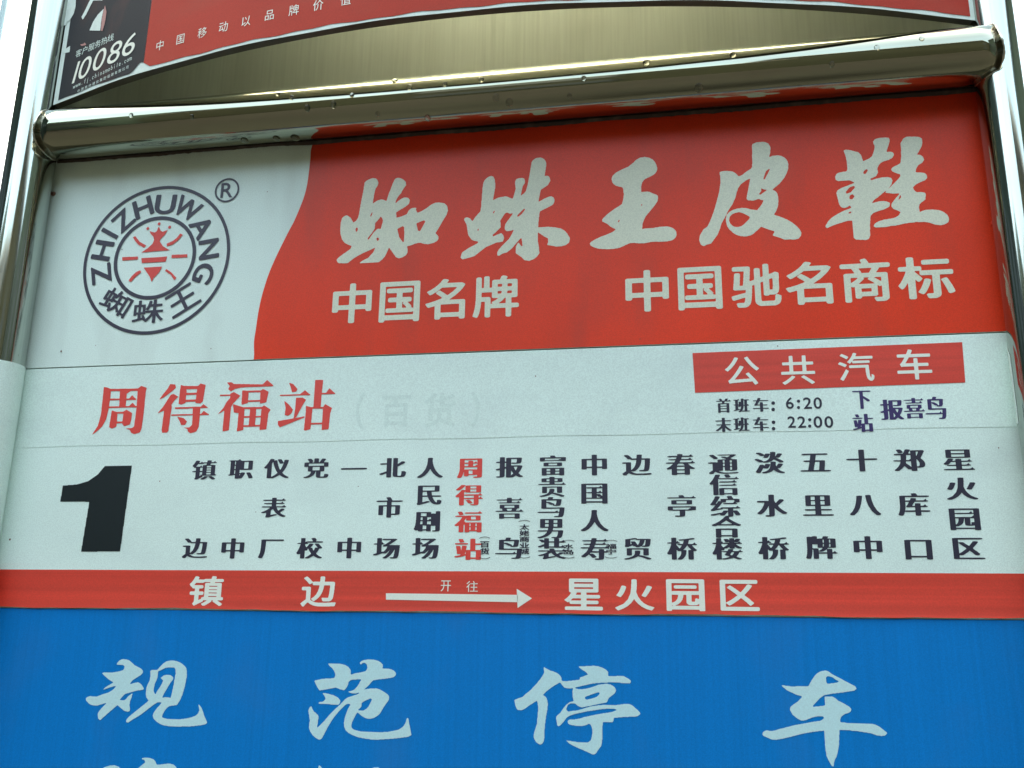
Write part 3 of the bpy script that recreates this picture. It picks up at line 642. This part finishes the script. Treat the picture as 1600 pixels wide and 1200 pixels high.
for px, py, r in ((250, 752, .0007), (16, 843, .0012), (400, 800, .0005), (1560, 700, .0006), (560, 760, .0005)): k.disc(*P2(px, py), r, 7)
k.build('dirt_speck', 'rust', rs, join=True)
# direction line on the red band
YB_ = -.0009
k = Ink(y=YB_)
k.fitpx('镇', 296, 900, 350, 947, 'heavy'); k.fitpx('边', 471, 900.5, 526, 948, 'heavy'); k.build('terminus_character', 'cream', rs)
k = Ink(y=YB_)
for ch, bb in zip('星火园区', [(882, 904, 942, 953.5), (961, 905, 1022, 954), (1041, 905, 1101, 955), (1125, 906, 1186, 954.5)]): k.fitpx(ch, *bb, 'heavy')
k.build('terminus_character', 'cream', rs)
k = Ink(y=YB_); k.quad([P2(603.5, 927), P2(603.5, 937), P2(809, 941), P2(809, 929.5)]); k.add([P2(807.5, 920), P2(809, 950), P2(831.5, 935)], [(0, 1, 2)]); k.build('arrow', 'cream', rs)
k = Ink(y=YB_); k.fitpx('开', 689, 907, 705, 924, 'plain'); k.fitpx('往', 729, 908, 747, 925, 'plain'); k.build('small_caption', 'cream', rs)

# ------------------------------------------------------------------ blue notice board
bb_ = thing('blue_notice_board', (0, 0, ZC - .7), 'bright blue notice board with pale brush lettering under the route sheet', 'notice board')
bevel(mesh_obj('panel', *box(XL - .0, XR, .0008, .0055, -.72, -.2262), 'blue', bb_), .0004)
mesh_obj('upper_backing', *box(XL, XR, .0012, .0055, -.2258, .030), 'white', rs)
YBL = .0005
def bl(*tr, **kw):
    k = Ink(y=YBL); k.trace(*tr, **kw); k.build('notice_character', 'pale', bb_)
bl(120, 1020, 6.667, [[(410,125),(418,105),(432,88),(455,72),(480,65),(515,68),(542,78),(572,102),(600,130),(635,148),(670,165),(688,192),(680,215),(660,235),(620,258),(580,285),(560,308),(545,332),(590,316),(630,307),(650,312),(672,332),(695,370),(690,386),(630,392),(570,408),(500,430),(470,460),(440,492),(490,496),(510,482),(530,455),(578,420),(570,460),(550,510),(545,545),(553,590),(545,610),(525,615),(490,605),(455,575),(420,545),(370,588),(310,640),(240,702),(220,690),(213,640),(222,618),(260,570),(312,518),(260,535),(210,550),(175,550),(145,542),(115,522),(95,500),(90,478),(105,460),(135,450),(165,455),(200,458),(260,435),(330,412),(375,385),(412,342),(380,350),(330,365),(262,390),(290,362),(330,338),(382,308),(345,290),(310,262),(280,235),(258,210),(290,203),(370,205),(430,195),(480,182),(492,160),(495,138),(480,128),(450,125)],
     [(762,188),(780,178),(835,180),(865,145),(900,110),(930,90),(960,82),(1000,80),(1040,87),(1080,104),(1112,128),(1138,160),(1145,200),(1140,260),(1125,340),(1100,430),(1075,490),(1040,545),(1000,550),(960,555),(930,580),(905,615),(890,645),(883,672),(920,685),(960,692),(1020,694),(1080,692),(1140,685),(1200,670),(1235,655),(1262,630),(1275,600),(1270,565),(1258,528),(1290,560),(1310,605),(1322,650),(1355,725),(1345,742),(1290,755),(1200,766),(1080,768),(960,766),(900,756),(860,740),(825,715),(798,688),(788,655),(800,620),(830,580),(885,518),(840,515),(800,540),(740,585),(690,625),(640,660),(580,695),(530,728),(508,722),(515,695),(535,670),(590,625),(640,585),(745,500),(722,465),(714,425),(720,370),(735,330),(755,290),(765,240)]],
    [[(845,192),(880,178),(920,158),(960,150),(1012,152),(1025,170),(1027,215),(1005,340),(990,410),(975,472),(945,462),(920,462),(885,470),(905,425),(930,385),(970,315),(1002,275),(1002,255),(980,235),(940,228),(905,235),(868,262),(898,290),(872,345),(840,390),(815,437),(798,400),(802,360),(812,320),(838,260)]])
bl(460, 1020, 6.667, [[(345,110),(400,112),(480,115),(530,128),(562,148),(582,175),(586,200),(580,230),(640,212),(700,202),(745,190),(760,160),(755,128),(740,108),(720,103),(700,112),(690,126),(680,105),(700,84),(730,74),(780,68),(830,72),(870,84),(900,102),(922,125),(915,162),(960,165),(1005,170),(1040,188),(1057,210),(1055,235),(1035,252),(1000,262),(930,272),(870,278),(820,287),(790,318),(760,350),(725,382),(690,405),(655,420),(620,426),(580,418),(553,405),(590,398),(620,385),(645,360),(670,325),(697,275),(640,278),(582,283),(562,302),(556,335),(543,362),(520,388),(480,385),(455,372),(430,362),(380,372),(320,384),(262,392),(248,378),(228,340),(202,290),(240,282),(300,270),(360,268),(415,262),(426,230),(415,195),(395,165),(368,140)],
     [(285,418),(320,420),(370,432),(410,444),(450,465),(470,485),(478,505),(470,525),(455,545),(400,540),(350,535),(250,530),(250,515),(300,508),(325,480),(310,450)],
     [(175,553),(182,580),(200,612),(225,630),(245,652),(250,672),(240,730),(235,785),(262,760),(300,720),(360,650),(430,580),(475,540),(505,508),(520,488),(550,468),(600,450),(660,430),(700,405),(740,380),(800,370),(850,370),(890,382),(930,405),(965,430),(987,455),(985,485),(965,515),(940,550),(915,590),(890,632),(862,658),(830,677),(800,686),(770,690),(735,680),(700,660),(655,620),(635,650),(618,685),(600,720),(590,755),(595,782),(615,800),(680,818),(740,824),(800,826),(880,828),(960,826),(1030,814),(1085,800),(1120,778),(1148,748),(1160,715),(1170,678),(1185,678),(1188,705),(1196,745),(1218,858),(1180,876),(1120,884),(1060,892),(960,900),(860,906),(790,902),(720,892),(660,880),(600,856),(560,835),(532,808),(518,775),(514,735),(520,690),(535,640),(555,585),(587,535),(562,532),(540,535),(510,560),(470,602),(430,645),(392,700),(360,750),(330,802),(308,850),(285,892),(268,904),(248,905),(218,885),(190,862),(165,825),(150,788),(155,740),(158,700),(152,655),(143,608),(148,585),(160,565)]],
    [[(700,520),(745,495),(790,475),(808,483),(792,520),(770,562),(748,585),(720,600),(665,602),(662,594),(698,560)]])
bl(790, 1030, 7.273, [[(428,82),(460,105),(500,127),(545,140),(590,160),(615,182),(635,212),(635,240),(620,262),(570,290),(520,322),(470,360),(418,408),(445,418),(462,440),(475,472),(478,510),(475,560),(458,650),(445,760),(440,840),(438,900),(430,940),(415,962),(393,972),(365,960),(345,940),(322,905),(317,870),(325,830),(355,740),(362,650),(370,560),(366,510),(358,470),(310,500),(260,532),(220,562),(190,577),(145,582),(128,568),(113,540),(98,465),(140,445),(190,430),(240,385),(285,350),(330,300),(380,245),(415,195),(440,150)],
     [(818,80),(900,80),(1000,74),(1055,82),(1105,98),(1145,120),(1168,145),(1163,190),(1240,192),(1340,190),(1385,215),(1427,245),(1415,274),(1330,270),(1250,265),(1150,265),(1050,270),(970,280),(900,297),(820,315),(740,332),(700,332),(670,325),(645,300),(618,262),(635,245),(670,250),(720,248),(780,240),(850,232),(838,210),(885,195),(937,175),(910,145),(865,118)],
     [(768,322),(800,335),(850,344),(900,338),(960,325),(1010,308),(1060,290),(1110,282),(1155,280),(1190,288),(1222,305),(1245,328),(1256,352),(1240,388),(1205,415),(1172,442),(1150,492),(1100,500),(1050,510),(960,530),(870,547),(840,542),(815,528),(795,508),(778,485),(768,460),(762,430),(758,370)],
     [(800,485),(770,481),(740,483),(715,495),(690,517),(655,560),(620,612),(596,632),(571,652),(578,700),(588,757),(600,762),(618,757),(640,730),(668,700),(690,668),(722,645),(780,625),(850,610),(930,592),(1000,582),(1080,570),(1160,562),(1220,565),(1278,571),(1220,597),(1150,610),(1080,620),(990,638),(900,657),(840,675),(780,685),(712,688),(702,710),(715,738),(760,752),(810,758),(860,763),(910,750),(950,733),(968,750),(982,780),(986,835),(980,880),(968,922),(942,945),(900,947),(860,946),(780,938),(683,922),(720,957),(780,990),(850,1022),(920,1050),(980,1080),(1000,1083),(1022,1078),(1035,1055),(1052,1030),(1087,985),(1095,940),(1099,900),(1100,800),(1102,713),(1160,717),(1217,715),(1228,690),(1230,668),(1310,660),(1400,655),(1450,655),(1500,650),(1534,622),(1520,598),(1500,580),(1465,545),(1422,515),(1385,508),(1340,510),(1280,520),(1220,522),(1160,520),(1100,521),(1030,528),(960,541),(890,560),(820,582),(760,588),(707,597),(692,580),(690,558),(705,522),(728,508),(750,500),(795,502)]],
    [[(898,430),(980,400),(1062,373),(1072,393),(1052,410),(1030,432),(975,448),(920,462),(900,447)]])
bl(1180, 1030, 7.059, [[(283,288),(340,292),(400,300),(500,300),(590,297),(605,265),(622,235),(645,200),(672,165),(705,142),(740,128),(775,125),(802,130),(830,150),(852,167),(920,200),(1000,245),(1050,270),(1102,296),(1115,312),(1118,328),(1095,347),(980,365),(860,380),(810,388),(762,397),(722,425),(690,457),(658,490),(628,527),(700,520),(772,512),(770,460),(763,415),(800,410),(850,410),(885,430),(920,460),(980,488),(1042,527),(1066,552),(1055,575),(1035,592),(990,605),(952,632),(940,660),(938,697),(1010,702),(1080,707),(1180,710),(1280,711),(1325,722),(1372,745),(1415,778),(1462,815),(1430,845),(1390,848),(1350,842),(1280,818),(1200,805),(1100,790),(930,780),(928,860),(925,950),(915,1010),(900,1072),(875,1122),(870,1155),(865,1192),(840,1172),(815,1125),(790,1072),(778,1010),(770,950),(768,870),(765,788),(690,795),(600,808),(510,825),(420,850),(330,872),(240,888),(205,890),(178,884),(135,865),(90,847),(80,830),(87,803),(105,790),(132,785),(185,795),(270,770),(370,745),(450,725),(540,710),(630,692),(720,680),(745,665),(762,645),(745,630),(715,628),(680,632),(640,640),(600,655),(565,670),(530,678),(500,674),(478,663),(440,635),(410,610),(395,582),(384,555),(388,532),(402,515),(430,495),(470,467),(500,438),(522,410),(480,400),(438,385),(390,362),(345,340)]],
    [[(778,205),(795,190),(818,188),(850,198),(885,222),(932,250),(885,262),(795,272),(785,255),(783,232)]])
bl(120, 1020, 6.667, [[(660,1105),(690,1095),(720,1093),(760,1096),(795,1108),(815,1130),(830,1168),(890,1162),(960,1153),(1005,1165),(1038,1195),(1030,1260),(980,1330),(700,1340),(560,1290),(600,1235),(650,1190),(712,1142),(700,1115)], [(268,1200),(300,1188),(340,1176),(390,1172),(430,1185),(455,1205),(440,1300),(330,1380),(250,1290)]])
bl(460, 1020, 6.667, [[(250,1168),(275,1185),(292,1205),(300,1260),(270,1330),(245,1260)], [(812,1200),(840,1192),(870,1192),(895,1208),(920,1250),(850,1330),(800,1260)]])

# ------------------------------------------------------------------ curved poster cabinet above the crossbar
pc = thing('poster_cabinet', (0, 0, ZC + .35), 'bulging red and black phone company poster panel above the crossbar', 'poster')
A0, B0 = -.5485, .4670; PZ0, PZ1 = .3492, .93; BUL = .094
def pbow(x): t = (x - A0) / (B0 - A0); return -.030 - BUL * 4 * t * (1 - t)
def psurf(off): return lambda x, z: (x, pbow(x) - off, z)
def bk_p(px, py):                       # photo pixel -> point on the bulging sheet (x, z)
    d = RC.T @ np.array([(px - 800) / F_PX, (py - 600) / F_PX, 1.0]); lo, hi = .3, 1.3
    y = -.07
    for _ in range(40):
        t = (y - CAM[1]) / d[1]; q = CAM + t * d; y = .5 * y + .5 * pbow(q[0])
    return (q[0], q[2])
def sheet(name, x0, x1, z0f, z1, off, mat, parent, n=90, thick=0):
    V = []; xs = np.linspace(x0, x1, n); kk = 5
    for x in xs:
        za = z0f(x)
        for j in range(kk): V.append(psurf(off)(x, za + (z1 - za) * j / (kk - 1)))
    Fc = [(i * kk + j, (i + 1) * kk + j, (i + 1) * kk + j + 1, i * kk + j + 1) for i in range(n - 1) for j in range(kk - 1)]
    o = mesh_obj(name, V, Fc, mat, parent, True)
    if thick: m = o.modifiers.new('thickness', 'SOLIDIFY'); m.thickness = thick; m.offset = -1; o.modifiers.new('crisp', 'EDGE_SPLIT')
    return o
# tray: curved metal box edge behind the poster
V = []; xs = np.linspace(A0, B0, 90); TH = .010
for x in xs:
    y = pbow(x); V += [(x, y, PZ0 + .001), (x, min(y + TH, -.001), PZ0 + .001), (x, min(y + TH, -.001), PZ1), (x, y, PZ1)]
Fc = [(4 * i + j, 4 * i + (j + 1) % 4, 4 * i + 4 + (j + 1) % 4, 4 * i + 4 + j) for i in range(89) for j in range(4)] + [(0, 1, 2, 3), (4 * 89 + 3, 4 * 89 + 2, 4 * 89 + 1, 4 * 89)]
mesh_obj('tray', V, Fc, 'tray', pc)
V = []
for x in xs: V += [(x, min(pbow(x) + TH, -.001) + .0006, PZ0 + .006), (x, min(pbow(x) + TH, -.001) + .0006, PZ1)]
mesh_obj('back_reflector', V, [(2 * i, 2 * i + 1, 2 * i + 3, 2 * i + 2) for i in range(89)], 'reflector', pc)  # pale sheet added behind the tray to brighten the back plate
sheet('poster_sheet', A0, B0, lambda x: PZ0 + .0006 * sin(x * 40), PZ1, .0006, 'poster', pc, thick=.0004)
xd = bk_p(230, 60)[0]
def edge(x):
    e = PZ0 + .0034 + .0006 * sin(x * 63) + .0005 * sin(x * 140)
    e += .011 * math.exp(-((x - xd + .004) / .009) ** 2)      # torn corner between the two prints
    return e
sheet('dark_print', A0 + .0085, xd, edge, PZ1 - .006, .0010, 'dark', pc, 50)
sheet('red_print', xd + .0003, B0 - .0055, edge, PZ1 - .006, .0010, 'poster_red', pc, 90)
def pink_(): return Ink(surf=psurf(.0014))
k = pink_()
for ch, bb in zip('10086', [(116, 99, 124, 129), (125, 90, 143, 123), (147.5, 76, 166, 111), (169.5, 64, 191.5, 101), (194, 53, 213.5, 88)]):
    c = bk_p((bb[0] + bb[2]) / 2, (bb[1] + bb[3]) / 2)
    k.fit(ch, c[0], c[1], .0185 if ch != '1' else .004, .0275, 'plain', 0, .2)
k.build('phone_digit', 'cream', pc)
k = pink_()
for i, ch in enumerate('客户服务热线'):
    t = i / 5; c = bk_p(124 + 50 * t, 84 - 24 * t); k.em(ch, c[0], c[1], .0105, .0105, 'plain')
txt = 'www.fj.chinamobile.com'
for i, ch in enumerate(txt):
    t = i / (len(txt) - 1); c = bk_p(117 + 88 * t, 137 - 44 * t); V_, T_, b2_ = glyph(ch, 'plain')
    k.add([(c[0] + (x - (b2_[0] + b2_[2]) / 2) * .0058, c[1] + (z - .25) * .0085) for x, z in V_], T_)
for i, ch in enumerate('中国移动通信集团福建有限公司'):
    t = i / 13; c = bk_p(124 + 76 * t, 143 - 37 * t); k.em(ch, c[0], c[1], .0045, .0045, 'plain')
k.build('contact_text', 'ghost', pc, join=True)
k = pink_()
for ch, px, py in (('中', 251, 72), ('国', 283, 62), ('移', 317, 52), ('动', 350, 43), ('以', 385, 34), ('品', 422, 24.5), ('牌', 460, 17), ('价', 498, 9), ('值', 541, 1)):
    c = bk_p(px, py); k.em(ch, c[0], c[1], .0125, .0135, 'plain')
k.build('poster_slogan_character', 'cream', pc)
def ptrace(name, mat, polys, ox, oy, kx, off=.0013):
    k = Ink(surf=psurf(off))
    for p in polys: k.poly([[bk_p(ox + x / kx, oy + y / kx) for x, y in p]], cell=.0004, sm=1)
    k.build(name, mat, pc)
ptrace('printed_figure', 'poster', [[(565,-60),(655,-60),(650,60),(635,120),(600,180),(555,200),(552,80)], [(800,-40),(900,-40),(880,10),(800,10),(770,70),(740,130),(710,175),(700,150),(735,85),(760,30)], [(548,190),(575,180),(570,215),(550,225)],
    [(890,80),(870,170),(860,268),(768,265),(800,190),(840,130)], [(535,430),(560,425),(605,395),(598,450),(545,460)]], 0, 0, 5.456)
ptrace('printed_figure', 'pink', [[(902,50),(915,110),(900,200),(880,272),(866,268),(874,170),(893,80)], [(690,385),(720,380),(725,368),(742,385),(735,392),(700,398)]], 0, 0, 5.456, .0015)

# ------------------------------------------------------------------ slim pole standing farther back at the left
pl_y = 1.6
a = back(8, 0, pl_y); 
bp2 = thing('background_pole', (a[0], pl_y, .12), 'slim pale pole far behind the left post against the white sky', 'pole')
V, Fc = tube_mesh([(a[0], pl_y, z) for z in np.linspace(-ZC + .12, 2.6, 12)], .011, 20)
po = mesh_obj('shaft', V, Fc, 'cloudy', bp2, True)
V, Fc = tube_mesh([(a[0], pl_y, 2.6), (a[0], pl_y, 2.62)], .016, 20); mesh_obj('cap', V, Fc, 'cloudy', bp2, True)

bpy.data.objects.remove(tob); bpy.data.curves.remove(tcu)
